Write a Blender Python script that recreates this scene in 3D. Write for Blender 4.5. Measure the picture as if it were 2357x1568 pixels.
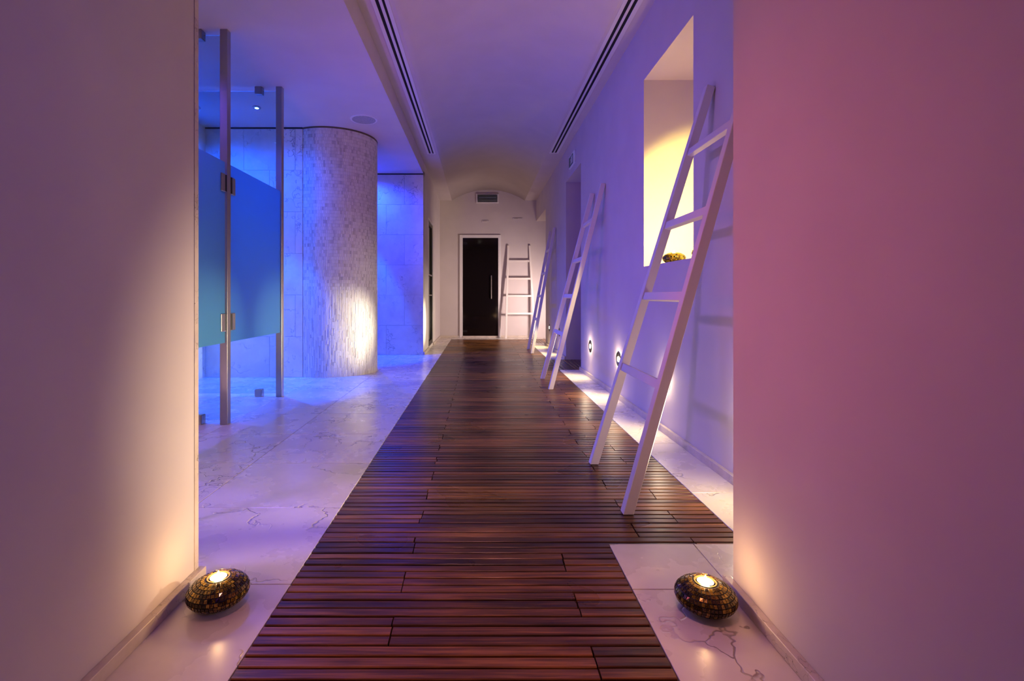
import bpy, bmesh, math, random
from mathutils import Vector, Matrix

for o in list(bpy.data.objects):
    bpy.data.objects.remove(o, do_unlink=True)
SC = bpy.context.scene
COL = SC.collection
RND = random.Random(7)

# ------------------------------------------------------------------ camera
F_PX, CX, CY = 1132.0, 1104.0, 681.0        # focal length and vanishing point in the 2357 x 1568 frame
EYE = 0.95
cam_d = bpy.data.cameras.new('camera')
cam_d.sensor_fit = 'HORIZONTAL'
cam_d.sensor_width = 36.0
cam_d.lens = F_PX / 2357.0 * 36.0
cam_d.shift_x = (2357 / 2 - CX) / 2357.0
cam_d.shift_y = -(1568 / 2 - CY) / 2357.0
cam_d.clip_start = 0.05
cam = bpy.data.objects.new('camera', cam_d)
cam.location = (0, 0, EYE)
cam.rotation_euler = (math.pi / 2, 0, 0)
COL.objects.link(cam)
SC.camera = cam

# ------------------------------------------------------------------ view and world
SC.view_settings.view_transform = 'Standard'
SC.view_settings.look = 'None'
SC.view_settings.gamma = 1.0
SC.view_settings.exposure = -0.12
SC.view_settings.use_curve_mapping = False
SC.cycles.max_bounces = 8
SC.cycles.diffuse_bounces = 4
SC.cycles.glossy_bounces = 2
SC.cycles.transmission_bounces = 3
SC.cycles.transparent_max_bounces = 6
W = bpy.data.worlds.new('world')
SC.world = W
W.use_nodes = True
W.node_tree.nodes['Background'].inputs[0].default_value = (0.0, 0.0, 0.0, 1)
W.node_tree.nodes['Background'].inputs[1].default_value = 0.0

# ------------------------------------------------------------------ lights
LIGHT = {          # linear RGB radiant power (watts) of each kind of lamp
    'spot_wide': (28.00, 22.00, 9.50), 'spot_beam': (651.00, 598.50, 441.00), 'halo_near': (432.90, 321.75, 208.26), 'halo_far': (102.96, 88.92, 60.84),
    'candle': (1.26, 0.73, 0.30), 'niche': (7.00, 4.60, 1.60), 'niche_lamp': (152.10, 119.34, 25.74), 'spot_glow': (4.68, 3.63, 2.34),
    'shower': (0.00, 72.00, 900.00), 'shower_spill': (0.00, 26.00, 350.00), 'alcove': (0.00, 70.00, 800.00), 'alcove_spill': (2.10, 14.00, 420.00),
    'low_violet': (75.60, 14.18, 20.25), 'high_violet': (46.00, 24.00, 138.00), 'entrance': (190.00, 72.00, 72.00),
    'rear': (2.50, 0.00, 34.00), 'column_wash': (30.42, 17.55, 19.89), 'floor_fill': (53.82, 5.85, 131.04), 'cubicle': (23.40, 12.87, 175.50),
    'door_b': (274.95, 212.94, 196.56),
}
EMIT = 1.0
#LIGHT_OVERRIDE
SPOT_Y = (2.24, 3.40, 4.563, 5.727, 7.96, 9.09)

def lamp(name, kind, loc, key, aim=None, size=0.05, angle=None, blend=1.0, share=1.0):
    rgb = LIGHT[key]
    p = max(rgb)
    if p <= 0: return None
    d = bpy.data.lights.new(name, kind)
    d.color = tuple(c / p for c in rgb)
    d.energy = p * share
    d.shadow_soft_size = size
    if kind == 'SPOT':
        d.spot_size = math.radians(angle)
        d.spot_blend = blend
    o = bpy.data.objects.new(name, d)
    o.location = loc
    if aim is not None:
        v = Vector(aim) - Vector(loc)
        o.rotation_euler = v.to_track_quat('-Z', 'Y').to_euler()
    COL.objects.link(o)
    return o

# blue downlights in the shower cubicles and behind the mosaic column: a narrow beam and its soft spill
for lx, ly, key, ang, share in ((-2.32, 5.12, 'shower', 50, 1.0), (-2.95, 5.12, 'shower', 50, 0.5), (-3.02, 4.12, 'shower', 50, 0.8), (-1.75, 7.46, 'alcove', 42, 1.0)):  # the one deep in the shower is added to fill it blue
    lamp('blue_lamp_beam', 'SPOT', (lx, ly, 2.885), key, (lx, ly, 0), 0.02, ang, 0.35, share)
    lamp('blue_lamp_spill', 'SPOT', (lx, ly, 2.885), key + '_spill', (lx, ly, 0), 0.03, 160, 0.8, share * (0.2 if lx == -2.32 else 1.0))
# rose and violet fill lights, added out of sight behind the short wall
lamp('rose_fill_light', 'SPOT', (-1.17, 1.97, 1.10), 'low_violet', (0.818, 1.55, 1.10), 0.06, 64, 1.0)
lamp('violet_fill_light', 'SPOT', (-1.75, 1.50, 1.90), 'high_violet', (0.5, 2.7, 0.4), 0.08, 115, 1.0)
lamp('floor_fill_light', 'SPOT', (-1.74, 2.70, 0.12), 'floor_fill', (1.0, 5.4, 3.0), 0.06, 96, 1.0)  # added uplight that tints the vault and long wall violet
lamp('column_wash_light', 'SPOT', (-1.79, 2.98, 0.14), 'column_wash', (-1.70, 5.75, 1.75), 0.04, 56, 1.0)  # added to brighten the column with a pinkish wash
lamp('cubicle_fill_light', 'SPOT', (-2.6, 3.0, 2.88), 'cubicle', (-2.6, 3.0, 0), 0.05, 150, 1.0)  # added violet-blue fill over the hidden cubicle
# rose downlight over the entrance between the two short walls
lamp('entrance_lamp_light', 'SPOT', (0.0, 0.65, 3.27), 'entrance', (0.0, 1.12, 0), 0.04, 36, 1.0)
lamp('entrance_fill_light', 'SPOT', (0.70, -0.60, 1.70), 'rear', (-0.948, 0.80, 1.10), 0.1, 70, 1.0)  # added fill that turns the short left wall violet
# lamp of the room behind the last doorway
lamp('side_room_light', 'SPOT', (1.70, 9.68, 0.75), 'door_b', (0.0, 11.2, 0.75), 0.18, 150, 1.0)
# lamp in the near reveal of the niche
lamp('niche_lamp_light', 'SPOT', (1.50, 2.985, 1.50), 'niche_lamp', (1.70, 3.863, 1.52), 0.03, 84, 0.3)

# ------------------------------------------------------------------ helpers
def tag(o, label=None, cat=None, group=None, kind=None):
    if label: o['label'] = label
    if cat: o['category'] = cat
    if group: o['group'] = group
    if kind: o['kind'] = kind
    return o

def empty(name, loc=(0, 0, 0), rz=0.0, parent=None):
    o = bpy.data.objects.new(name, None)
    o.empty_display_size = 0.1
    o.location = loc
    o.rotation_euler = (0, 0, rz)
    if parent: o.parent = parent
    COL.objects.link(o)
    return o

def link(name, me, parent=None, loc=(0, 0, 0)):
    o = bpy.data.objects.new(name, me)
    o.location = loc
    if parent: o.parent = parent
    COL.objects.link(o)
    return o

def bx(bm, x0, x1, y0, y1, z0, z1):
    v = [bm.verts.new(p) for p in ((x0, y0, z0), (x1, y0, z0), (x1, y1, z0), (x0, y1, z0),
                                   (x0, y0, z1), (x1, y0, z1), (x1, y1, z1), (x0, y1, z1))]
    for f in ((0, 3, 2, 1), (4, 5, 6, 7), (0, 1, 5, 4), (1, 2, 6, 5), (2, 3, 7, 6), (3, 0, 4, 7)):
        bm.faces.new([v[i] for i in f])

def to_obj(name, bm, mat, parent=None, loc=(0, 0, 0), bevel=0.0, smooth=False, seg=1):
    if bevel:
        bmesh.ops.bevel(bm, geom=list(bm.edges), offset=bevel, segments=seg, affect='EDGES', clamp_overlap=True)
    bmesh.ops.recalc_face_normals(bm, faces=list(bm.faces))
    me = bpy.data.meshes.new(name)
    bm.to_mesh(me)
    bm.free()
    me.materials.append(mat)
    if smooth:
        for p in me.polygons: p.use_smooth = True
    return link(name, me, parent, loc)

def box(name, x0, x1, y0, y1, z0, z1, mat, parent=None, bevel=0.0, loc=(0, 0, 0)):
    bm = bmesh.new()
    bx(bm, x0, x1, y0, y1, z0, z1)
    return to_obj(name, bm, mat, parent, loc, bevel)

def lathe(bm, prof, n=32, axis='Z', org=(0, 0, 0), caps=True):
    """profile of (r, h); axis 'Z' up or 'X' along -X"""
    rings = []
    for r, h in prof:
        ring = []
        for i in range(n):
            a = 2 * math.pi * i / n
            if axis == 'Z': p = (r * math.cos(a), r * math.sin(a), h)
            else: p = (-h, r * math.cos(a), r * math.sin(a))
            ring.append(bm.verts.new((p[0] + org[0], p[1] + org[1], p[2] + org[2])))
        rings.append(ring)
    for a, b in zip(rings, rings[1:]):
        for i in range(n):
            j = (i + 1) % n
            bm.faces.new((a[i], a[j], b[j], b[i]))
    for ring, flip in ((rings[0], True), (rings[-1], False)) if caps else ():
        bm.faces.new(ring[::-1] if flip else ring)

def bar(bm, p, q, w, d, side):
    """square bar from p to q; w across 'side', d across the third axis"""
    p, q = Vector(p), Vector(q)
    t = (q - p).normalized()
    s = Vector(side)
    s = (s - t * s.dot(t)).normalized()
    n = t.cross(s)
    vs = []
    for c in (p, q):
        for a, b in ((-1, -1), (1, -1), (1, 1), (-1, 1)):
            vs.append(bm.verts.new(c + s * (a * w / 2) + n * (b * d / 2)))
    for f in ((3, 2, 1, 0), (4, 5, 6, 7), (0, 1, 5, 4), (1, 2, 6, 5), (2, 3, 7, 6), (3, 0, 4, 7)):
        bm.faces.new([vs[i] for i in f])

# ------------------------------------------------------------------ materials
def new_mat(name):
    m = bpy.data.materials.new(name)
    m.use_nodes = True
    nt = m.node_tree
    b = nt.nodes['Principled BSDF']
    return m, nt, b

def N(nt, t, **kw):
    n = nt.nodes.new(t)
    for k, v in kw.items(): setattr(n, k, v)
    return n

def plain(name, col, rough=0.5, metal=0.0, spec=None):
    m, nt, b = new_mat(name)
    b.inputs['Base Color'].default_value = (*col, 1)
    b.inputs['Roughness'].default_value = rough
    b.inputs['Metallic'].default_value = metal
    if spec is not None: b.inputs['Specular IOR Level'].default_value = spec
    return m

def ramp(nt, stops):
    r = N(nt, 'ShaderNodeValToRGB')
    e = r.color_ramp.elements
    while len(e) < len(stops): e.new(0.5)
    for el, (p, c) in zip(e, stops):
        el.position = p
        el.color = (*c, 1) if len(c) == 3 else c
    return r

def plaster(name, col):
    m, nt, b = new_mat(name)
    tc = N(nt, 'ShaderNodeTexCoord')
    n1 = N(nt, 'ShaderNodeTexNoise'); n1.inputs['Scale'].default_value = 3.0; n1.inputs['Detail'].default_value = 2
    nt.links.new(tc.outputs['Object'], n1.inputs['Vector'])
    c0 = tuple(c * 0.95 for c in col)
    r = ramp(nt, [(0.35, c0), (0.65, col)])
    nt.links.new(n1.outputs['Fac'], r.inputs['Fac']); nt.links.new(r.outputs['Color'], b.inputs['Base Color'])
    b.inputs['Roughness'].default_value = 0.85
    b.inputs['Specular IOR Level'].default_value = 0.2
    return m

def stone(name, light, dark, rough, vein=0.5, scale=1.0):
    m, nt, b = new_mat(name)
    L = nt.links.new
    geo = N(nt, 'ShaderNodeNewGeometry')
    oi = N(nt, 'ShaderNodeObjectInfo')
    off = N(nt, 'ShaderNodeVectorMath', operation='SCALE'); off.inputs['Scale'].default_value = 30.0
    cmb = N(nt, 'ShaderNodeCombineXYZ')
    for k in ('X', 'Y', 'Z'): L(oi.outputs['Random'], cmb.inputs[k])
    L(cmb.outputs[0], off.inputs[0])
    add = N(nt, 'ShaderNodeVectorMath', operation='ADD'); L(geo.outputs['Position'], add.inputs[0]); L(off.outputs[0], add.inputs[1])
    # cloudy body colour
    n1 = N(nt, 'ShaderNodeTexNoise'); n1.inputs['Scale'].default_value = 4 * scale; n1.inputs['Detail'].default_value = 4; n1.inputs['Roughness'].default_value = 0.6
    L(add.outputs[0], n1.inputs['Vector'])
    r1 = ramp(nt, [(0.3, dark), (0.62, light)])
    L(n1.outputs['Fac'], r1.inputs['Fac'])
    # crooked hairline veins
    n2 = N(nt, 'ShaderNodeTexNoise'); n2.inputs['Scale'].default_value = 7 * scale; n2.inputs['Detail'].default_value = 3
    L(add.outputs[0], n2.inputs['Vector'])
    mixv = N(nt, 'ShaderNodeVectorMath', operation='MULTIPLY_ADD')
    mixv.inputs[1].default_value = (0.45, 0.45, 0.45)
    L(n2.outputs['Color'], mixv.inputs[0]); L(add.outputs[0], mixv.inputs[2])
    vo = N(nt, 'ShaderNodeTexVoronoi', feature='DISTANCE_TO_EDGE'); vo.inputs['Scale'].default_value = 2.0 * scale
    L(mixv.outputs[0], vo.inputs['Vector'])
    r2 = ramp(nt, [(0.0, (1, 1, 1)), (0.006, (0.8, 0.8, 0.8)), (0.013, (0, 0, 0))])
    L(vo.outputs['Distance'], r2.inputs['Fac'])
    n3 = N(nt, 'ShaderNodeTexNoise'); n3.inputs['Scale'].default_value = 2.6 * scale; L(add.outputs[0], n3.inputs['Vector'])
    r3 = ramp(nt, [(0.46, (0, 0, 0)), (0.60, (1, 1, 1))])
    L(n3.outputs['Fac'], r3.inputs['Fac'])
    mu = N(nt, 'ShaderNodeMath', operation='MULTIPLY'); L(r2.outputs['Color'], mu.inputs[0]); L(r3.outputs['Color'], mu.inputs[1])
    mu2 = N(nt, 'ShaderNodeMath', operation='MULTIPLY'); mu2.inputs[1].default_value = vein; L(mu.outputs[0], mu2.inputs[0])
    mx = N(nt, 'ShaderNodeMix', data_type='RGBA')
    L(mu2.outputs[0], mx.inputs['Factor']); L(r1.outputs['Color'], mx.inputs[6]); mx.inputs[7].default_value = (dark[0] * .3, dark[1] * .26, dark[2] * .22, 1)
    L(mx.outputs[2], b.inputs['Base Color'])
    bp = N(nt, 'ShaderNodeBump'); bp.invert = True; bp.inputs['Strength'].default_value = 0.7; bp.inputs['Distance'].default_value = 0.008
    L(mu.outputs[0], bp.inputs['Height']); L(bp.outputs['Normal'], b.inputs['Normal'])
    rr = N(nt, 'ShaderNodeMapRange'); rr.inputs['To Min'].default_value = rough * 0.8; rr.inputs['To Max'].default_value = rough * 1.3
    L(n1.outputs['Fac'], rr.inputs['Value']); L(rr.outputs[0], b.inputs['Roughness'])
    return m

def teak(name, island):
    m, nt, b = new_mat(name)
    L = nt.links.new
    geo = N(nt, 'ShaderNodeNewGeometry')
    if island: rnd = geo.outputs['Random Per Island']
    else: rnd = N(nt, 'ShaderNodeObjectInfo').outputs['Random']
    cmb = N(nt, 'ShaderNodeCombineXYZ'); L(rnd, cmb.inputs['X']); L(rnd, cmb.inputs['Y']); L(rnd, cmb.inputs['Z'])
    sc = N(nt, 'ShaderNodeVectorMath', operation='SCALE'); sc.inputs['Scale'].default_value = 40; L(cmb.outputs[0], sc.inputs[0])
    ps = N(nt, 'ShaderNodeVectorMath', operation='MULTIPLY'); ps.inputs[1].default_value = (2.2, 55, 55) if not name.startswith('cross') else (55, 2.2, 55)
    L(geo.outputs['Position'], ps.inputs[0])
    ad = N(nt, 'ShaderNodeVectorMath', operation='ADD'); L(ps.outputs[0], ad.inputs[0]); L(sc.outputs[0], ad.inputs[1])
    n1 = N(nt, 'ShaderNodeTexNoise'); n1.inputs['Scale'].default_value = 1.6; n1.inputs['Detail'].default_value = 3; n1.inputs['Roughness'].default_value = 0.62
    L(ad.outputs[0], n1.inputs['Vector'])
    r = ramp(nt, [(0.25, (0.030, 0.011, 0.005)), (0.5, (0.118, 0.046, 0.013)), (0.75, (0.30, 0.122, 0.032))])
    # each board its own tone
    mr = N(nt, 'ShaderNodeMapRange'); mr.inputs['To Min'].default_value = -0.16; mr.inputs['To Max'].default_value = 0.16; L(rnd, mr.inputs['Value'])
    ma = N(nt, 'ShaderNodeMath', operation='ADD'); L(n1.outputs['Fac'], ma.inputs[0]); L(mr.outputs[0], ma.inputs[1])
    # damp stains across several boards
    n3 = N(nt, 'ShaderNodeTexNoise'); n3.inputs['Scale'].default_value = 2.4; n3.inputs['Detail'].default_value = 2; L(geo.outputs['Position'], n3.inputs['Vector'])
    m3 = N(nt, 'ShaderNodeMapRange'); m3.inputs['From Min'].default_value = 0.3; m3.inputs['From Max'].default_value = 0.7
    m3.inputs['To Min'].default_value = -0.09; m3.inputs['To Max'].default_value = 0.09; L(n3.outputs['Fac'], m3.inputs['Value'])
    mb = N(nt, 'ShaderNodeMath', operation='ADD'); L(ma.outputs[0], mb.inputs[0]); L(m3.outputs[0], mb.inputs[1])
    L(mb.outputs[0], r.inputs['Fac']); L(r.outputs['Color'], b.inputs['Base Color'])
    m4 = N(nt, 'ShaderNodeMapRange'); m4.inputs['To Min'].default_value = 0.20; m4.inputs['To Max'].default_value = 0.40
    L(n3.outputs['Fac'], m4.inputs['Value']); L(m4.outputs[0], b.inputs['Roughness'])
    bp = N(nt, 'ShaderNodeBump'); bp.inputs['Strength'].default_value = 0.25; bp.inputs['Distance'].default_value = 0.003
    L(n1.outputs['Fac'], bp.inputs['Height']); L(bp.outputs['Normal'], b.inputs['Normal'])
    b.inputs['Specular IOR Level'].default_value = 0.42
    return m

def mosaic(name, cols, rough, metal=0.0, blotch=False, spec=0.5):
    m, nt, b = new_mat(name)
    L = nt.links.new
    geo = N(nt, 'ShaderNodeNewGeometry')
    r = ramp(nt, cols)
    if blotch:
        n1 = N(nt, 'ShaderNodeTexNoise'); n1.inputs['Scale'].default_value = 330; n1.inputs['Detail'].default_value = 3
        L(geo.outputs['Position'], n1.inputs['Vector'])
        mr = N(nt, 'ShaderNodeMapRange'); mr.inputs['To Min'].default_value = -0.20; mr.inputs['To Max'].default_value = 0.30
        L(geo.outputs['Random Per Island'], mr.inputs['Value'])
        ad = N(nt, 'ShaderNodeMath', operation='ADD'); L(n1.outputs['Fac'], ad.inputs[0]); L(mr.outputs[0], ad.inputs[1])
        L(ad.outputs[0], r.inputs['Fac'])
    else:
        L(geo.outputs['Random Per Island'], r.inputs['Fac'])
    L(r.outputs['Color'], b.inputs['Base Color'])
    b.inputs['Roughness'].default_value = rough
    b.inputs['Metallic'].default_value = metal
    b.inputs['Specular IOR Level'].default_value = spec
    return m

def clear_glass(name, tint, refl=1.0):
    m, nt, b = new_mat(name)
    L = nt.links.new
    out = nt.nodes['Material Output']
    nt.nodes.remove(b)
    tr = N(nt, 'ShaderNodeBsdfTransparent'); tr.inputs[0].default_value = (*tint, 1)
    gl = N(nt, 'ShaderNodeBsdfGlossy'); gl.inputs['Roughness'].default_value = 0.02
    fr = N(nt, 'ShaderNodeFresnel'); fr.inputs['IOR'].default_value = 1.45
    mx = N(nt, 'ShaderNodeMixShader')
    L(fr.outputs[0], mx.inputs[0]); L(tr.outputs[0], mx.inputs[1]); L(gl.outputs[0], mx.inputs[2])
    L(mx.outputs[0], out.inputs['Surface'])
    return m

def frosted_glass(name):
    m, nt, b = new_mat(name)
    L = nt.links.new
    out = nt.nodes['Material Output']
    nt.nodes.remove(b)
    tl = N(nt, 'ShaderNodeBsdfTranslucent'); tl.inputs[0].default_value = (0.36, 0.66, 0.80, 1)
    df = N(nt, 'ShaderNodeBsdfDiffuse'); df.inputs[0].default_value = (0.06, 0.20, 0.28, 1)
    gl = N(nt, 'ShaderNodeBsdfGlossy'); gl.inputs['Roughness'].default_value = 0.3
    a = N(nt, 'ShaderNodeMixShader'); a.inputs[0].default_value = 0.4
    L(tl.outputs[0], a.inputs[1]); L(df.outputs[0], a.inputs[2])
    c = N(nt, 'ShaderNodeMixShader'); c.inputs[0].default_value = 0.06
    L(a.outputs[0], c.inputs[1]); L(gl.outputs[0], c.inputs[2])
    L(c.outputs[0], out.inputs['Surface'])
    return m

def glow(name, rgb, strength):
    m, nt, b = new_mat(name)
    b.inputs['Base Color'].default_value = (*rgb, 1)
    b.inputs['Emission Color'].default_value = (*rgb, 1)
    b.inputs['Emission Strength'].default_value = strength
    m.cycles.emission_sampling = 'NONE'      # the lamp objects carry the light
    return m

M_WALL = plaster('white_plaster', (0.61, 0.54, 0.525))
M_CEIL = plaster('ceiling_plaster', (0.61, 0.535, 0.53))
M_STONE = stone('floor_limestone', (0.72, 0.645, 0.575), (0.635, 0.56, 0.49), 0.26, 0.45)
M_CLAD = stone('wall_limestone', (0.76, 0.70, 0.62), (0.66, 0.59, 0.52), 0.45, 0.5, 1.3)
M_TRIM = stone('skirting_limestone', (0.62, 0.53, 0.45), (0.50, 0.42, 0.35), 0.4, 0.2, 2.5)
M_GROUT = plain('pale_grout', (0.50, 0.44, 0.38), 0.9)
M_PIT = plain('deck_underlay', (0.012, 0.010, 0.009), 0.9)
M_TEAK = teak('teak_board', False)
M_TEAK_ALL = teak('teak_boards_far', True)
M_TEAK_CROSS = teak('cross_teak_board', False)
M_LADDER = plain('white_painted_wood', (0.74, 0.67, 0.62), 0.55)
M_STEEL = plain('brushed_steel', (0.42, 0.39, 0.36), 0.32, 1.0)
M_RIM = plain('dark_steel', (0.10, 0.095, 0.085), 0.3, 1.0)
M_CHROME = plain('polished_steel', (0.62, 0.60, 0.58), 0.15, 1.0)
M_MOSAIC = mosaic('marble_mosaic', [(0.0, (0.46, 0.40, 0.355)), (0.10, (0.58, 0.515, 0.455)), (0.4, (0.67, 0.605, 0.54)), (1.0, (0.73, 0.67, 0.60))], 0.5)
M_MGROUT = plain('mosaic_grout', (0.70, 0.65, 0.58), 0.9)
M_TESS = mosaic('gold_glass_mosaic', [(0.25, (0.012, 0.007, 0.002)), (0.44, (0.05, 0.026, 0.004)), (0.62, (0.20, 0.115, 0.012)), (0.85, (0.42, 0.26, 0.03))], 0.14, 0.5, True, 0.8)
M_BLACK = plain('black_grout', (0.008, 0.006, 0.005), 0.6)
M_GLASS = clear_glass('clear_glass', (0.80, 0.90, 0.92))
M_FROST = frosted_glass('frosted_glass')
M_DARKGLASS = plain('dark_glass', (0.006, 0.004, 0.004), 0.06, 0.0, 0.5)
M_BLACKMETAL = plain('black_metal', (0.012, 0.011, 0.010), 0.35, 0.3)
M_SLOT = plain('dark_slot', (0.006, 0.005, 0.005), 0.9)
M_PAINTMETAL = plain('white_enamel', (0.72, 0.68, 0.66), 0.4)
M_LAMP_W = glow('warm_lamp_lens', (1.0, 0.90, 0.70), 30.0 * EMIT)
M_LAMP_B = glow('blue_lamp_lens', (0.35, 0.75, 1.0), 12.0 * EMIT)
M_FLAME = glow('candle_flame', (1.0, 0.78, 0.38), 60.0 * EMIT)
M_WAX = glow('candle_wax', (1.0, 0.80, 0.46), 9.0 * EMIT)  # flame light inside the wax is put in as emission
M_CUP = plain('aluminium_cup', (0.75, 0.70, 0.62), 0.25, 1.0)
M_SIGN = plain('sign_green', (0.01, 0.10, 0.06), 0.4)
M_SIGNWHITE = plain('sign_white', (0.75, 0.80, 0.76), 0.5)
M_LENS = plain('lamp_diffuser', (0.33, 0.27, 0.27), 0.12, 0.3)

# ------------------------------------------------------------------ key dimensions (metres)
XL, XR = -0.905, 1.29            # corridor walls beyond the entrance
XNL, XNR = -0.948, 0.818         # short walls at the entrance
YNL, YNR = 1.655, 1.586          # where the short walls end
YB = 11.20                       # end wall
YC = 7.90                        # far wall of the wet area
YS = 5.735                       # shower back wall
ZL = 2.915                       # ceiling of the wet area
ZS, ZV = 3.12, 3.365             # corridor soffit and vault crown
XV0, XV1 = -0.632, 1.028         # vault springing lines
XOUT = -3.20                     # outer wall of the wet area
Y0 = -2.2                        # behind the camera
DX0, DXN, DX1 = -0.621, 0.4936, 1.022    # deck edges
DYS, DYE = 1.883, 10.74                  # deck step and deck end
OPEN = [(2.968, 3.863, 1.18, 2.645), (6.262, 7.345, -0.03, 2.645), (9.60, YB, -0.03, 2.65)]

# ------------------------------------------------------------------ structure
floor = box('floor', XOUT - .2, 2.0, Y0 - .2, YB + .3, -0.12, -0.03, M_GROUT)
tag(floor, 'pale limestone tiled floor around the wooden walkway', 'floor', kind='structure')

TILE_GAP = 0.0025
def tile(x0, x1, y0, y1):
    g = TILE_GAP / 2
    dz = RND.uniform(-0.0004, 0.0004)
    return box('floor_tile', x0 + g, x1 - g, y0 + g, y1 - g, -0.03, dz, M_STONE, floor, bevel=0.0012)

ys = [1.62 + 0.585 * k for k in range(-7, 17)]
def rows(y_lo, y_hi, ticks):
    t = [y for y in ticks if y_lo + 0.03 < y < y_hi - 0.03]
    e = [y_lo] + t + [y_hi]
    return list(zip(e, e[1:]))
for a, b in rows(Y0, 1.62, ys):
    tile(XNL, DX0, a, b)
for a, b in rows(1.62, YC, ys):
    if a < YC:
        for x0, x1 in ((-1.287, DX0), (-1.870, -1.287), (-2.453, -1.870), (-3.036, -2.453), (XOUT, -3.036)):
            tile(x0, x1, a, b)
for a, b in rows(0.2, 1.62, ys):
    for x0, x1 in ((-1.870, XNL - .2), (-2.453, -1.870), (-3.036, -2.453), (XOUT, -3.036)):
        tile(x0, x1, a, b)
for a, b in rows(YC, YB, ys):
    tile(XL - 0.02, DX0, a, b)
tile(DX0, 0.2, DYE, YB); tile(0.2, DX1, DYE, YB); tile(DX1, 1.785, DYE + .1, YB)
ysr = [2.37 + 0.79 * k for k in range(-6, 12)]
for a, b in rows(Y0, DYS, [1.592 - 0.79 * k for k in range(5)][::-1]):
    tile(DXN, XNR if b <= YNR else XNR, a, b)
tile(XNR, DX1, 1.592, DYS); tile(DX1, XR, 1.592, DYS)
segs = [(DYS, 6.30), (7.335, 9.82)]
for s0, s1 in segs:
    for a, b in rows(s0, s1, ysr):
        tile(DX1, XR, a, b)

# dark bed under the walkway boards
bm = bmesh.new()
bx(bm, DX0 - .001, DXN + .001, Y0, DYS, -0.034, -0.0285); bx(bm, DX0 - .001, DX1 + .001, DYS, DYE, -0.034, -0.0285)
bx(bm, DX1, 1.80, 6.30, 7.335, -0.034, -0.0285); bx(bm, DX1, 1.80, 9.82, DYE + .1, -0.034, -0.0285)
bed = to_obj('walkway_bed', bm, M_PIT, floor)

# right wall with niche and two door recesses
def wall_cells(bm, xa, xb, y0, y1, z0, z1, openings):
    cuts = sorted({y0, y1} | {v for o in openings for v in o[:2] if y0 < v < y1})
    for a, b in zip(cuts, cuts[1:]):
        c = (a + b) / 2
        op = [o for o in openings if o[0] <= c <= o[1]]
        if not op: bx(bm, xa, xb, a, b, z0, z1)
        else:
            o = op[0]
            if o[2] > z0: bx(bm, xa, xb, a, b, z0, o[2])
            if o[3] < z1: bx(bm, xa, xb, a, b, o[3], z1)
bm = bmesh.new()
wall_cells(bm, XR, XR + .50, YNR - 0.1, YB, -0.03, 3.6, OPEN)
bx(bm, XR + .50, XR + .60, YNR - .1, YB + .2, -0.03, 3.6)
wall_r = to_obj('wall_right', bm, M_WALL)
tag(wall_r, 'long white plaster wall with deep niche, doorways and ladders', 'wall', kind='structure')
wn = box('wall_right_near', XNR, XR + .6, Y0, YNR, -0.03, 3.6, M_WALL)
tag(wn, 'short white plaster wall beside the candle holder near the entrance, rose lit', 'wall', kind='structure')

wl = box('wall_left_near', XNL - .2, XNL, Y0, YNL - .022, -0.03, 3.6, M_WALL)
tag(wl, 'short white plaster wall edging the shower area, warm glow at its end', 'wall', kind='structure')
box('edge_strip', XNL - .2, XNL + .002, YNL - .022, YNL, 0.037, 3.6, M_TRIM, wl)
bm = bmesh.new()
bx(bm, XL - .3, XL, YC + .18, 8.66, -0.03, ZL); bx(bm, XL - .3, XL, 9.52, YB, -0.03, ZL)
bx(bm, XL - .3, XL, 8.66, 9.52, 2.32, ZL); bx(bm, XL - .3, XL, 8.66, 9.52, -0.03, 0.045); bx(bm, XL - .3, XL - .12, 8.66, 9.52, .045, 2.32)
wf = to_obj('wall_left_far', bm, M_WALL)
tag(wf, 'white plaster wall with black glass door near the end wall', 'wall', kind='structure')
wb = box('wall_end', XL - .3, XR + .6, YB, YB + .2, -0.03, 3.6, M_WALL)
tag(wb, 'white plaster end wall around the dark glass door', 'wall', kind='structure')
wr = box('wall_rear', XOUT - .2, 2.0, Y0 - .2, Y0, -0.03, 3.6, M_WALL); tag(wr, 'white plaster wall behind the entrance', 'wall', kind='structure')
wo = box('wall_outer', XOUT - .2, XOUT, 0.0, YC + .2, -0.03, 3.2, M_CLAD); tag(wo, 'limestone wall at the back of the shower cubicles', 'wall', kind='structure')
wc = box('wall_cross', XOUT, XNL - .2, 0.0, 0.2, -0.03, 3.2, M_WALL); tag(wc, 'white plaster wall closing the shower area', 'wall', kind='structure')

# limestone clad walls: each slab a piece
def clad(name, x0, x1, yf, label, xcuts_a, xcuts_b):
    w = box(name, x0, x1, yf + .02, yf + .18, -0.03, ZL + .05, M_GROUT)
    tag(w, label, 'wall', kind='structure')
    zs = [0.0, 0.475, 0.96, 1.445, 1.93, 2.415, ZL - .018]
    for k, (a, b) in enumerate(zip(zs, zs[1:])):
        cs = xcuts_a if k % 2 else xcuts_b
        e = [x0] + [c for c in cs if x0 + .02 < c < x1 - .02] + [x1]
        for c, d in zip(e, e[1:]):
            g = 0.0012
            box('stone_slab', c + g, d - g, yf + RND.uniform(0, .0006), yf + .02, a + g, b - g, M_CLAD, w, bevel=0.0008)
    return w
clad('wall_shower', XOUT, -2.065, YS, 'limestone slab wall of the shower running into the mosaic column', [-2.75, -2.15], [-2.45])
clad('wall_alcove', XOUT, XL, YC, 'blue lit limestone slab wall behind the mosaic column', [-2.4, -1.8, -1.207], [-2.1, -1.5])
box('shadow_gap', XOUT, XL, YC - .003, YC, ZL - .018, ZL, M_BLACK, bpy.data.objects['wall_alcove'])
sg = box('shadow_gap', XOUT, -2.065, YS - .003, YS, ZL - .018, ZL, M_BLACK, bpy.data.objects['wall_shower'])

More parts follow.
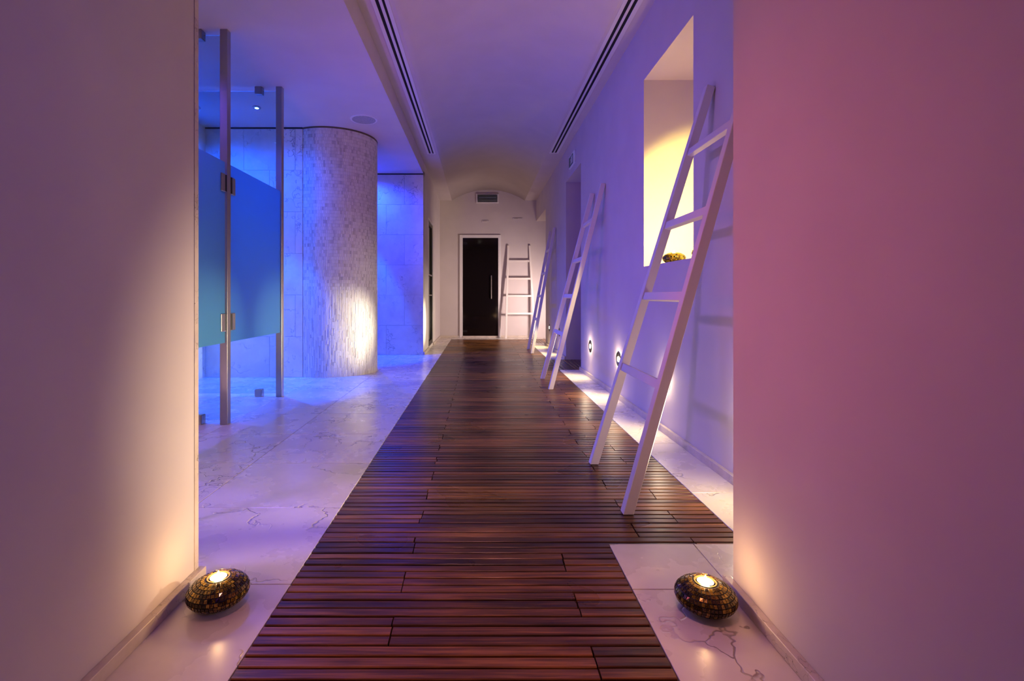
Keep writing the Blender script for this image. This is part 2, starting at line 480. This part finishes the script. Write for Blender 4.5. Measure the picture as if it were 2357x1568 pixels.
# ceilings
cl = box('ceiling_left', XOUT - .2, XL - .06, 0.0, YC + .2, ZL, ZL + .12, M_CEIL)
tag(cl, 'flat white ceiling over the shower area', 'ceiling', kind='structure')
bm = bmesh.new()
def vault_profile(n=28):
    cx, hw = (XV0 + XV1) / 2, (XV1 - XV0) / 2
    rise = ZV - ZS
    R = (hw * hw + rise * rise) / (2 * rise)
    pts = [(XL - .06, ZL), (XL, ZL), (XL, ZS), (XV0, ZS)]
    a0 = math.asin(hw / R)
    for i in range(1, n):
        a = -a0 + 2 * a0 * i / n
        pts.append((cx + R * math.sin(a), ZS - (R - rise) + R * math.cos(a)))
    pts += [(XV1, ZS), (XR + .6, ZS), (XR + .6, 3.6), (XL - .06, 3.6)]
    return pts
pf = vault_profile()
va = [bm.verts.new((x, Y0, z)) for x, z in pf]
vb = [bm.verts.new((x, YB, z)) for x, z in pf]
n = len(pf)
for i in range(n):
    j = (i + 1) % n
    f = bm.faces.new((va[i], vb[i], vb[j], va[j]))
    f.smooth = 4 <= i + 1 and i < 4 + 28 - 1 and pf[i][1] > ZS - 1e-6 and pf[j][1] < 3.5 and i >= 3 and i < 31
bm.faces.new(va); bm.faces.new(vb[::-1])
ce = to_obj('ceiling', bm, M_CEIL)
tag(ce, 'shallow barrel vault ceiling between two flat soffits', 'ceiling', kind='structure')

# skirtings
def skirting(name, x0, x1, y0, y1, label, h=0.037):
    return tag(box(name, x0, x1, y0, y1, 0.0, h, M_TRIM, bevel=0.0015), label, 'skirting', kind='structure')
skirting('baseboard_left_near', XNL, -0.924, Y0, YNL + .008, 'low limestone skirting along the short wall by the showers')
skirting('baseboard_right_near', 0.795, XNR, Y0, YNR + .025, 'low limestone skirting along the short rose lit wall')
for k, (a, b) in enumerate(((YNR + .025, 6.262), (7.345, 9.60))):
    skirting('baseboard_right' if not k else 'baseboard_right_far', XR - .022, XR, a, b,
             ('low limestone skirting under the niche and ladders', 'low limestone skirting between the two doorways')[k], 0.045)
for k, (a, b) in enumerate(((YC, 8.66), (9.52, YB - .022))):
    skirting('baseboard_left' if not k else 'baseboard_left_far', XL, XL + .022, a, b,
             ('short limestone skirting beside the black glass door', 'short limestone skirting between black glass door and end wall')[k], 0.045)
for k, (a, b) in enumerate(((XL, -0.456), (0.484, XR))):
    skirting('baseboard_end' if not k else 'baseboard_end_far', a, b, YB - .022, YB,
             ('limestone skirting on the end wall, shower side of the door', 'limestone skirting on the end wall behind the leaning ladder')[k], 0.045)

# end wall door of dark glass
d1 = empty('door_1', (0.0175, YB, 0)); tag(d1, 'dark glass door with steel pull bar in the end wall', 'door', kind='structure')
bm = bmesh.new()
bx(bm, -.473, -.404, -.03, 0, 0, 2.335); bx(bm, .404, .466, -.03, 0, 0, 2.335); bx(bm, -.404, .404, -.03, 0, 2.268, 2.335)
to_obj('door_frame', bm, M_PAINTMETAL, d1, bevel=.003)
box('threshold', -.404, .404, -.045, 0, 0, .038, M_TRIM, d1, .002)
box('glass_leaf', -.400, .400, -.016, -.006, .042, 2.264, M_DARKGLASS, d1)
bm = bmesh.new(); lathe(bm, [(.011, .88), (.011, 1.41)], 12, org=(.25, -.06, 0))
hb = to_obj('pull_bar', bm, M_CHROME, d1, smooth=False)
for z in (.95, 1.34):
    box('standoff', .243, .257, -.055, -.016, z - .007, z + .007, M_CHROME, hb)
for z in (.12, 2.12):
    box('hinge', -.40, -.30, -.022, -.016, z, z + .05, M_BLACKMETAL, d1)

# black framed glass door in the left wall
d2 = empty('door_2', (XL, 9.09, 0)); tag(d2, 'narrow black framed glass door with two crossbars in the side wall', 'door', kind='structure')
bm = bmesh.new()
for a, b in ((-.41, -.375), (.33, .41)): bx(bm, -.06, -.012, a, b, .06, 2.30)
bx(bm, -.06, -.012, -.375, .33, 2.24, 2.30); bx(bm, -.06, -.012, -.375, .33, .06, .12)
to_obj('door_frame', bm, M_BLACKMETAL, d2)
box('glass_leaf', -.045, -.035, -.375, .33, .12, 2.24, plain('smoked_glass', (0.05, 0.045, 0.045), 0.08), d2)
for z in (.96, 1.33):
    box('crossbar', -.03, -.004, -.375, .33, z - .012, z + .012, M_STEEL, d2)
bm = bmesh.new()
bx(bm, -.02, .004, -.43, -.41, .045, 2.33); bx(bm, -.02, .004, .41, .43, .045, 2.33); bx(bm, -.02, .004, -.41, .41, 2.30, 2.33)
to_obj('casing', bm, M_PAINTMETAL, d2)

# ------------------------------------------------------------------ wooden walkway
deck = empty('wooden_walkway', (0.2, 5, 0))
tag(deck, 'dark glossy teak slatted walkway running down the corridor', 'walkway')
PITCH, BW = 0.0400, 0.0336
boards, rest = [], []
y = DYE - PITCH
while y > -0.2:
    x1 = DX1 if y + BW > DYS + 0.01 else DXN
    grp = int(y / (PITCH * 3))
    if grp % 2: cuts = [DX0, -0.25 + RND.uniform(-.004, .004)] + ([0.83 + RND.uniform(-.004, .004)] if x1 > 0.7 else []) + [x1]
    else: cuts = [DX0, 0.30 + RND.uniform(-.004, .004) if x1 < 0.7 else 0.628 + RND.uniform(-.004, .004), x1]
    for a, b in zip(cuts, cuts[1:]):
        boards.append((y, a + .0012 + RND.uniform(0, .002), b - .0012 - RND.uniform(0, .002)))
    y -= PITCH
boards = [b for b in boards if b[0] > 0.6]
boards.sort()
vis = [b for b in boards if b[0] >= 1.16][:300]
visset = set(vis)
def board_bm(bm, y, x0, x1, dz):
    """eased-edge board"""
    c = 0.0022
    prof = [(0, -.026), (BW, -.026), (BW, -c), (BW - c, 0), (c, 0), (0, -c)]
    a = [bm.verts.new((x0, y + p, q + dz)) for p, q in prof]
    b = [bm.verts.new((x1, y + p, q + dz)) for p, q in prof]
    k = len(prof)
    for i in range(k):
        j = (i + 1) % k
        bm.faces.new((a[i], a[j], b[j], b[i]))
    bm.faces.new(a[::-1]); bm.faces.new(b)
def board_obj(y, x0, x1):
    bm = bmesh.new()
    board_bm(bm, y, x0, x1, RND.uniform(-.0012, .0006))
    o = to_obj('board', bm, M_TEAK)
    o.parent = deck
    o.matrix_parent_inverse = Matrix.Translation((-0.2, -5, 0))
    return o
for b in vis: board_obj(*b)
bm = bmesh.new()
for b in boards:
    if b not in visset: board_bm(bm, *b, RND.uniform(-.0012, .0006))
fb = to_obj('far_boards', bm, M_TEAK_ALL)
fb.parent = deck; fb.matrix_parent_inverse = Matrix.Translation((-0.2, -5, 0)); fb['kind'] = 'stuff'

# boards laid lengthwise in the doorways
def door_deck(y0, y1, label):
    t = empty('doorway_decking', (1.4, (y0 + y1) / 2, 0))
    tag(t, label, 'decking', 'decking patches in the doorways')
    x = DX1 + .004
    me = None
    while x + .05 < 1.785:
        if me is None:
            bm = bmesh.new(); bx(bm, 0, .047, -(y1 - y0) / 2 + .004, (y1 - y0) / 2 - .004, -.026, 0)
            o = to_obj('board', bm, M_TEAK_CROSS, t, bevel=.002); me = o.data
        else:
            o = link('board', me, t)
        o.location = (x - 1.4, 0, 0)
        x += .054
    return t
door_deck(6.30, 7.335, 'teak decking patch in the doorway under the green exit sign')
door_deck(9.82, DYE + .1, 'small teak decking patch in the doorway next to the end wall')

# ------------------------------------------------------------------ mosaic column
PC, PR = Vector((-1.835, 6.222)), 0.53
col = empty('mosaic_column', (PC.x, PC.y, 0))
tag(col, 'round floor-to-ceiling column covered in pale stone mosaic', 'column')
bm = bmesh.new(); lathe(bm, [(PR - .006, 0), (PR - .006, ZL)], 96)
to_obj('core', bm, M_MGROUT, col, smooth=True)
bm = bmesh.new()
def curved_tile(bm, a0, a1, z0, z1, r0, r1):
    v = []
    for r in (r0, r1):
        for a, z in ((a0, z0), (a1, z0), (a1, z1), (a0, z1)):
            v.append(bm.verts.new((r * math.cos(a), r * math.sin(a), z)))
    for f in ((4, 5, 6, 7), (0, 1, 5, 4), (1, 2, 6, 5), (2, 3, 7, 6), (3, 0, 4, 7)):
        bm.faces.new([v[i] for i in f])
A0, A1 = math.radians(180 + 62), math.radians(360 + 25)
g = 0.0016
# upper part: even courses
z = 1.02
while z < ZL - .02:
    h = 0.0385
    a = A0 + RND.uniform(0, .02)
    while a < A1:
        w = RND.choice((0.018, 0.020, 0.022, 0.022)) / PR
        curved_tile(bm, a, a + w - g / PR, z, min(z + h, ZL - .018) - g, PR - .007, PR + RND.uniform(0, .0012))
        a += w
    z += h
# lower part: narrow uneven upright strips
a = A0
while a < A1:
    w = RND.uniform(0.012, 0.019) / PR
    z = 0.0
    while z < 1.02:
        h = min(RND.choice((0.04, 0.06, 0.08, 0.11, 0.14)), 1.02 - z)
        curved_tile(bm, a, a + w - g / PR, z, z + h - g, PR - .007, PR + RND.uniform(-.0005, .0026))
        z += h
    a += w
mt = to_obj('mosaic_tiles', bm, M_MOSAIC, col); mt['kind'] = 'stuff'
bm = bmesh.new(); lathe(bm, [(PR + .004, ZL - .016), (PR + .004, ZL)], 96)
to_obj('top_trim', bm, plain('bronze_trim', (0.16, 0.11, 0.06), 0.5, 0.4), col, smooth=False)

# ------------------------------------------------------------------ shower enclosure
PX0, PX1 = -1.913, -1.857
def post(y, label):
    return tag(box('steel_post', PX0, PX1, y, y + .05, 0, ZL, M_STEEL, bevel=.002), label, 'post', 'steel posts of the shower cubicles')
post(3.62, 'tall steel post between the two frosted swing doors, beside the short wall')
post(4.615, 'tall steel post standing next to the mosaic column')

def clamp_mesh():
    bm = bmesh.new(); bx(bm, -.033, .033, -.03, .03, 0, .07)
    bmesh.ops.bevel(bm, geom=list(bm.edges), offset=.004, segments=2, affect='EDGES')
    me = bpy.data.meshes.new('clamp'); bm.to_mesh(me); bm.free(); me.materials.append(M_STEEL)
    return me
CLAMP = clamp_mesh()
def partition(y, label):
    t = empty('glass_partition', (PX0, y + .025, 0)); tag(t, label, 'glass panel', 'clear glass partitions')
    box('pane', XOUT - PX0 + .01, -.002, -.005, .005, .03, 2.88, M_GLASS, t)
    for x in (-.165, -1.05):
        for z in (0.0, ZL - .07):
            c = link('clamp', CLAMP, t, (x, 0, z))
    return t
partition(3.62, 'clear glass panel with steel clamps next to the short wall')
partition(4.615, 'clear glass panel with steel clamps in front of the blue shower lamp')

def hinge_mesh(w):
    bm = bmesh.new(); bx(bm, -.013, .013, 0, w, -.065, .065)
    bmesh.ops.bevel(bm, geom=list(bm.edges), offset=.003, segments=1, affect='EDGES')
    me = bpy.data.meshes.new('hinge_plate'); bm.to_mesh(me); bm.free(); me.materials.append(M_STEEL)
    return me
HP = hinge_mesh(.062)
def swing_door(y0, y1, hinge_at, label):
    t = empty('frosted_door', (-1.872, hinge_at, .605)); tag(t, label, 'glass door', 'frosted swing doors')
    box('pane', -.005, .005, y0 - hinge_at, y1 - hinge_at, 0, 1.325, M_FROST, t)
    s = 1 if (y0 + y1) / 2 > hinge_at else -1
    for z in (.15, 1.17):
        h = link('hinge', HP, t, (0, (.012 if s > 0 else -.012 - .062), z))
        bm = bmesh.new(); lathe(bm, [(.011, -.06), (.011, .06)], 12)
        to_obj('hinge_barrel', bm, M_BLACKMETAL, h, loc=(0.008, (.001 if s > 0 else .061), 0))
    return t
swing_door(3.685, 4.60, 3.672, 'frosted glass swing door between the two steel posts')
swing_door(2.70, 3.605, 3.618, 'frosted glass swing door partly hidden by the short wall')

def downlight(name, x, y, label, mat):
    t = empty(name, (x, y, ZL)); tag(t, label, 'downlight', 'blue ceiling downlights')
    bm = bmesh.new(); lathe(bm, [(.028, -.012), (.040, -.010), (.042, 0)], 24)
    to_obj('bezel', bm, M_CHROME, t, smooth=False)
    bm = bmesh.new(); lathe(bm, [(.012, -.017), (.020, -.0125)], 20)
    to_obj('lens', bm, mat, t)
    return t
downlight('shower_downlight', -2.32, 5.12, 'small bright blue downlight behind the clear glass panel', M_LAMP_B)
downlight('shower_downlight', -3.02, 4.12, 'small blue downlight over the cubicle between the posts', M_LAMP_B)
downlight('shower_downlight', -2.95, 5.12, 'added small blue downlight deep inside the shower, hidden by the short wall', M_LAMP_B)  # added to fill the shower wall and floor with blue
downlight('alcove_downlight', -1.75, 7.46, 'small blue downlight hidden behind the mosaic column', M_LAMP_B)

# ------------------------------------------------------------------ ceiling fittings
sp = empty('ceiling_speaker', (-1.29, 5.48, ZL)); tag(sp, 'round flush loudspeaker in the ceiling above the mosaic column', 'loudspeaker')
bm = bmesh.new(); lathe(bm, [(.128, -.006), (.146, -.006), (.150, 0)], 48)
to_obj('rim', bm, M_PAINTMETAL, sp)
bm = bmesh.new(); lathe(bm, [(.127, -.0085), (.129, -.005)], 48)
gm, gnt, gb = new_mat('speaker_grille')
tcn = N(gnt, 'ShaderNodeTexCoord'); vv = N(gnt, 'ShaderNodeTexVoronoi'); vv.inputs['Scale'].default_value = 160
rp = ramp(gnt, [(0.25, (0.10, 0.10, 0.10)), (0.4, (0.42, 0.40, 0.40))])
gnt.links.new(tcn.outputs['Object'], vv.inputs['Vector']); gnt.links.new(vv.outputs['Distance'], rp.inputs['Fac']); gnt.links.new(rp.outputs['Color'], gb.inputs['Base Color'])
to_obj('grille', bm, gm, sp)

def diffuser(x0, x1, slots, y1, label):
    t = empty('slot_diffuser', ((x0 + x1) / 2, 0, ZS)); tag(t, label, 'air vent', 'ceiling slot diffusers')
    cx = (x0 + x1) / 2
    zz = -.006
    edges = [x0] + [e for s in slots for e in s] + [x1]
    for a, b in zip(edges[::2], edges[1::2]):
        box('rail', a - cx, b - cx, -1.5, y1, zz, 0, M_PAINTMETAL, t, bevel=.0012)
    for a, b in slots:
        box('slot', a - cx, b - cx, -1.5, y1 - .03, -.0012, 0, M_SLOT, t)
        box('end_cap', a - cx, b - cx, y1 - .03, y1, zz, 0, M_PAINTMETAL, t)
        m = (a + b) / 2
    return t
diffuser(-.800, -.666, [(-.768, -.742), (-.718, -.698)], 7.52, 'long twin slot air diffuser in the soffit on the shower side')
diffuser(1.057, 1.198, [(1.087, 1.114), (1.135, 1.162)], 7.48, 'long twin slot air diffuser in the soffit above the ladders')

# ------------------------------------------------------------------ end wall fittings
em = empty('emergency_lamp', (.178, YB, 3.165)); tag(em, 'rectangular unlit emergency lamp high above the dark glass door', 'wall lamp')
bm = bmesh.new()
bx(bm, -.26, .26, -.025, 0, -.106, -.082); bx(bm, -.26, .26, -.025, 0, .082, .106); bx(bm, -.26, -.222, -.025, 0, -.082, .082); bx(bm, .222, .26, -.025, 0, -.082, .082)
to_obj('frame', bm, M_PAINTMETAL, em, bevel=.004)
box('reflector', -.222, .222, -.006, 0, -.082, .082, M_LENS, em)
bm = bmesh.new(); lathe(bm, [(.014, -.20), (.014, .20)], 16)
tb = to_obj('tube', bm, M_PAINTMETAL, em, loc=(0, -.022, .02)); tb.rotation_euler = (0, math.pi / 2, 0)
box('cover', -.222, .222, -.040, -.036, -.082, .082, M_GLASS, em)
for x, zc, w, lb in ((.13, 2.645, .16, 'tiny pale plate above the dark glass door'), (.86, 2.70, .22, 'tiny pale plate high on the end wall above the ladder')):
    t = empty('wall_plate', (x, YB, zc)); tag(t, lb, 'wall plate', 'small plates on the end wall')
    box('plate', -w / 2, w / 2, -.012, 0, -.025, .022, M_WALL, t, .003)
    for k in range(3):
        box('vent_hole', -w * .28 + k * .026, -w * .28 + k * .026 + .014, -.0135, -.012, .004, .012, M_BLACKMETAL, t)

# exit sign over the first doorway
sg = empty('exit_sign', (XR, 6.80, 2.83)); tag(sg, 'green exit sign with running figure over the doorway', 'sign')
box('plate', -.018, 0, -.20, .20, -.085, .085, M_SIGNWHITE, sg, .002)
pn = box('panel', -.021, -.018, -.10, .185, -.068, .068, M_SIGN, sg)
bm = bmesh.new()
def flat(bm, pts):
    a = [bm.verts.new((-.0225, p, q)) for p, q in pts]; b = [bm.verts.new((-.021, p, q)) for p, q in pts]
    k = len(pts)
    bm.faces.new(a); bm.faces.new(b[::-1])
    for i in range(k): bm.faces.new((a[i], a[(i + 1) % k], b[(i + 1) % k], b[i]))
flat(bm, [(-.07, -.05), (-.02, -.05), (-.02, .05), (-.07, .05)])
flat(bm, [(.030 + .012 * math.cos(i * math.pi / 5), .042 + .012 * math.sin(i * math.pi / 5)) for i in range(10)])
flat(bm, [(.02, -.005), (.045, -.005), (.05, .028), (.022, .028)])
flat(bm, [(.02, -.005), (.035, -.005), (.02, -.05), (.005, -.05)])
flat(bm, [(.035, -.005), (.047, -.005), (.085, -.04), (.072, -.05)])
flat(bm, [(.05, .028), (.05, .015), (.085, .005), (.085, .017)])
to_obj('pictogram', bm, M_SIGNWHITE, pn)

# ------------------------------------------------------------------ recessed wall lamps on the right wall
SPOT_LABEL = {2.24: 'round recessed wall lamp hidden by the short rose lit wall',
              3.40: 'round recessed wall lamp behind the tall ladder rail under the niche',
              4.563: 'round recessed wall lamp beside the lowest rung of the big ladder',
              5.727: 'round glaring recessed wall lamp next to the doorway under the exit sign',
              7.96: 'round recessed wall lamp seen through the second ladder',
              9.09: 'small round recessed wall lamp beside the ladder near the end wall'}
for ysp in SPOT_Y:
    t = empty('wall_lamp', (XR, ysp, .362)); tag(t, SPOT_LABEL[ysp], 'wall lamp', 'recessed lamps low on the long wall')
    bm = bmesh.new()
    n = 32
    prof = [(.070, 0), (.070, .005), (.060, .009), (.046, .007), (.040, .0015)]
    lathe(bm, prof, n, 'X'); to_obj('rim', bm, M_RIM, t)
    bm = bmesh.new(); lathe(bm, [(.027, .0), (.024, .006)], n, 'X'); to_obj('lens', bm, M_LAMP_W, t)
    near = ysp < 3
    lamp('wall_lamp_light', 'SPOT', (XR - .03, ysp, .365), 'spot_wide', (XR - .38, ysp, 0), 0.03, 120, 1.0, .2 if near else .6 if ysp < 4 else 1.0)
    lamp('wall_lamp_glow', 'POINT', (XR - .06, ysp, .365), 'spot_glow', size=.02, share=1.0 if near else .5) if ysp < 6 else None
    lamp('wall_lamp_beam', 'SPOT', (XR - .03, ysp, .365), 'spot_beam', (XL, ysp, .51), 0.03, 24, 1.0)
    lamp('wall_lamp_halo', 'SPOT', (XR - .03, ysp, .365), 'halo_near' if near else 'halo_far', (XL, ysp, .52), 0.03, 52 if near else 60, 1.0, 0.6 if 3 < ysp < 5 else 1.0)

# ------------------------------------------------------------------ ladders
def ladder(label, foot_c, top_c, along, w0=.635, w1=.475, rung_z=(.55, .945, 1.335, 1.735), sec=.045):
    """foot_c/top_c: centre points between the rails, 'along' unit vector across the ladder"""
    a = Vector(along); f = Vector(foot_c); tpt = Vector(top_c)
    t = empty('wooden_ladder', f); tag(t, label, 'ladder', 'white ladders leaning on the walls')
    n = a.cross((tpt - f).normalized())
    for s in (-1, 1):
        p, q = a * (s * w0 / 2), tpt - f + a * (s * w1 / 2)
        bm = bmesh.new()
        bar(bm, p, q, sec, sec, a)
        # cut the foot level with the floor
        for v in bm.verts:
            if v.co.z < .1:
                d = (q - p).normalized(); v.co += d * ((.0005 - v.co.z) / d.z)
        to_obj('rail', bm, M_LADDER, t, bevel=.002)
    H = tpt.z - f.z
    for z in rung_z:
        k = z / H
        hw = (w0 + (w1 - w0) * k) / 2 - sec / 2
        c = (tpt - f) * k
        bm = bmesh.new()
        up = (tpt - f).normalized()
        bar(bm, c - a * hw, c + a * hw, .042, .030, up)
        to_obj('rung', bm, M_LADDER, t, bevel=.002)
    return t
XT = XR - .024
ladder('large white wooden ladder leaning beside the lit niche', (.645, 2.47, 0), (XT, 2.47, 2.10), (0, 1, 0))
ladder('white wooden ladder leaning between the niche and the exit doorway', (.722, 5.32, 0), (XT, 5.29, 2.10), (0, 1, 0))
ladder('white wooden ladder leaning beyond the exit doorway, nearer the end wall', (.865, 8.43, 0), (XT, 8.56, 2.10), (0, 1, 0))
ladder('white wooden ladder leaning flat against the end wall beside the dark door', (.905, 10.95, 0), (.893, YB - .026, 2.09), (1, 0, 0), .64, .485)

# ------------------------------------------------------------------ mosaic candle holders and tealights
def holder(x, y, z, label, a=.093, b=.046, seed=1):
    rr = random.Random(seed)
    t = empty('candle_holder', (x, y, z)); tag(t, label, 'candle holder', 'mosaic candle holders')
    zc = b
    prof = []
    def P(th): return (a * math.sin(th), zc - b * math.cos(th))     # th 0 bottom .. pi top
    t_top = math.pi - math.asin(.034 / a)
    prof.append((a * .35, .0005))
    for i in range(4, 23):
        th = .42 + (t_top - .42) * (i - 4) / 18
        r, h = P(th); prof.append((r - .0015, max(h, .0006)))
    rt, ht = P(t_top)
    prof += [(.0290, ht - .002), (.0270, ht - .014), (.001, ht - .014)]
    bm = bmesh.new(); lathe(bm, prof, 48)
    to_obj('body', bm, M_BLACK, t, smooth=True)
    bm = bmesh.new()
    ths, th = [], .62
    while th < t_top - .02:
        ths.append(th)
        r, _ = P(th)
        ds = math.hypot(a * math.cos(th), b * math.sin(th))
        th += .0112 / ds
    for th0, th1 in zip(ths, ths[1:]):
        r = a * math.sin((th0 + th1) / 2)
        nn = max(14, int(2 * math.pi * r / .0108))
        ph = rr.random()
        for k in range(nn):
            p0, p1 = 2 * math.pi * (k + ph + .09) / nn, 2 * math.pi * (k + ph + .89) / nn
            ta, tb_ = th0 + (th1 - th0) * .09, th0 + (th1 - th0) * .89
            c = []
            for lift in (-.0012, .0012):
                for tt, pp in ((ta, p0), (ta, p1), (tb_, p1), (tb_, p0)):
                    q, h = P(tt)
                    nv = Vector((math.sin(tt) / a, -math.cos(tt) / b)).normalized()
                    l = lift + (rr.uniform(-.0004, .0005) if lift > 0 else 0)
                    q += nv.x * l; h += nv.y * l
                    c.append(bm.verts.new((q * math.cos(pp), q * math.sin(pp), h)))
            for f in ((4, 5, 6, 7), (0, 1, 5, 4), (1, 2, 6, 5), (2, 3, 7, 6), (3, 0, 4, 7)):
                bm.faces.new([c[i] for i in f])
    o = to_obj('mosaic_tiles', bm, M_TESS, t); o['kind'] = 'stuff'
    bm = bmesh.new(); lathe(bm, [(.0275, ht - .004), (.0325, ht - .004), (.0325, ht + .0015), (.0285, ht + .0015), (.0275, ht - .004)], 36, caps=False)
    rim = to_obj('rim', bm, plain('rim_gold', (.5, .36, .14), .3, .8), t)
    return ht - .014

def tealight(x, y, z, label, power):
    t = empty('tealight', (x, y, z)); tag(t, label, 'candle', 'lit tealights')
    bm = bmesh.new(); lathe(bm, [(.0245, 0), (.0245, .0145), (.0235, .0145), (.0230, .011)], 32)
    to_obj('cup', bm, M_CUP, t)
    bm = bmesh.new(); lathe(bm, [(.0228, .0008), (.0228, .0136), (.0205, .0142)], 32)
    to_obj('wax', bm, M_WAX, t)
    bm = bmesh.new(); lathe(bm, [(.0012, .0142), (.0050, .0175), (.0056, .0205), (.0034, .0260), (.0006, .0330)], 14)
    to_obj('flame', bm, M_FLAME, t, smooth=True)
    lamp('tealight_glow', 'POINT', (x, y, z + .036), power, size=.012)
    return t
HL = [(-.803, 1.512, 0, 'black and gold mosaic candle holder on the floor against the shower side skirting', 'lit tealight glowing in the floor holder on the shower side', 'candle', .0875, .0445),
      (.683, 1.488, 0, 'black and gold mosaic candle holder on the floor under the short rose lit wall', 'lit tealight glowing in the floor holder under the rose lit wall', 'candle', .0875, .0445),
      (1.415, 3.58, 1.18, 'mosaic candle holder on the sill in the middle of the lit niche', 'lit tealight in the holder in the middle of the niche sill', 'niche', .080, .043),
      (1.425, 3.105, 1.18, 'mosaic candle holder at the end of the niche sill, mostly hidden by the reveal', 'lit tealight in the holder at the end of the niche sill', 'niche', .080, .043)]
for k, (x, y, z, l1, l2, pw, a, b) in enumerate(HL):
    zi = holder(x, y, z, l1, a, b, k + 3)
    tealight(x, y, z + zi + .0003, l2, pw)

# ------------------------------------------------------------------ lamp bodies added for the coloured fill lights out of the frame
def spot_body(name, pos, aim, label, mount, r=.045, length=.11, back=.055):
    p, q = Vector(pos), Vector(aim)
    d = (q - p).normalized()
    base = {'floor': (p.x - d.x * (back + length / 2), p.y - d.y * (back + length / 2), 0.0)}.get(mount, tuple(p - d * (back + length)))
    t = empty(name, base); tag(t, label, 'spotlight', 'added spotlights for the coloured fill')
    org = Vector(base)
    bm = bmesh.new()
    lathe(bm, [(r * .7, 0), (r, .012), (r, length), (r * .86, length), (r * .8, length - .012)], 24)
    h = to_obj('lamp_head', bm, M_BLACKMETAL, t)
    h.location = p - d * (back + length) - org
    h.rotation_euler = d.to_track_quat('Z', 'Y').to_euler()
    c = p - d * (back + length / 2) - org
    if mount == 'floor':
        bm = bmesh.new(); lathe(bm, [(.09, 0), (.09, .010), (.02, .016)], 28); to_obj('base', bm, M_BLACKMETAL, t)
        if c.z > .1:
            bm = bmesh.new(); lathe(bm, [(.010, .012), (.010, c.z - r * .6)], 12); to_obj('pole', bm, M_STEEL, t)
    elif mount == 'wall':
        bm = bmesh.new(); bar(bm, c, Vector((XNR - org.x, c.y, c.z)), .02, .02, (0, 0, 1)); to_obj('arm', bm, M_BLACKMETAL, t)
    elif mount == 'ceiling':
        bm = bmesh.new(); lathe(bm, [(.012, 0), (.012, ZL - org.z - c.z)], 12); o = to_obj('stem', bm, M_BLACKMETAL, t); o.location = c
    return t
spot_body('added_floor_spot', (-1.17, 1.97, 1.10), (0.818, 1.55, 1.10), 'added pole spotlight with rose fill light, hidden behind the short wall by the showers', 'floor')
spot_body('added_floor_spot', (-1.75, 1.50, 1.90), (0.5, 2.7, 0.4), 'added tall pole spotlight with violet fill light, hidden behind the short wall by the showers', 'floor', .045, .11, .09)
spot_body('added_floor_spot', (-1.74, 2.70, 0.12), (1.0, 5.4, 3.0), 'added low floor spotlight with violet fill light in front of the first frosted door', 'floor', .04, .05, .065)
spot_body('added_floor_spot', (-1.79, 2.98, 0.14), (-1.70, 5.75, 1.75), 'added low floor spotlight with rose fill light aimed at the mosaic column', 'floor', .035, .05, .05)
spot_body('added_wall_spot', (0.70, -0.60, 1.70), (-0.948, 0.80, 1.10), 'added small violet fill spotlight on the wall behind the entrance', 'wall', .045, .06, .105)
downlight('shower_downlight', -2.6, 3.0, 'added small blue downlight over the cubicle hidden by the short wall', M_LAMP_B)  # body added for the cubicle fill light

def disc_lamp(name, loc, rot, label, r):
    t = empty(name, loc); t.rotation_euler = rot; tag(t, label, 'wall lamp')
    bm = bmesh.new(); lathe(bm, [(r, 0), (r, .004), (r * .8, .007), (r * .7, .003)], 28); to_obj('rim', bm, M_RIM, t)
    bm = bmesh.new(); lathe(bm, [(r * .5, 0), (r * .45, .005)], 24); to_obj('lens', bm, M_LAMP_W, t)
    return t
disc_lamp('reveal_lamp', (1.50, 2.968, 1.50), (-math.pi / 2, 0, 0), 'round recessed lamp in the near reveal of the bright niche', .034)
disc_lamp('reveal_lamp', (1.70, 9.60, 0.75), (-math.pi / 2, 0, 0), 'round recessed lamp in the near reveal of the last doorway', .05)
disc_lamp('ceiling_lamp', (0.0, 0.65, 3.334), (math.pi, 0, 0), 'round rose downlight in the vault over the entrance', .06)
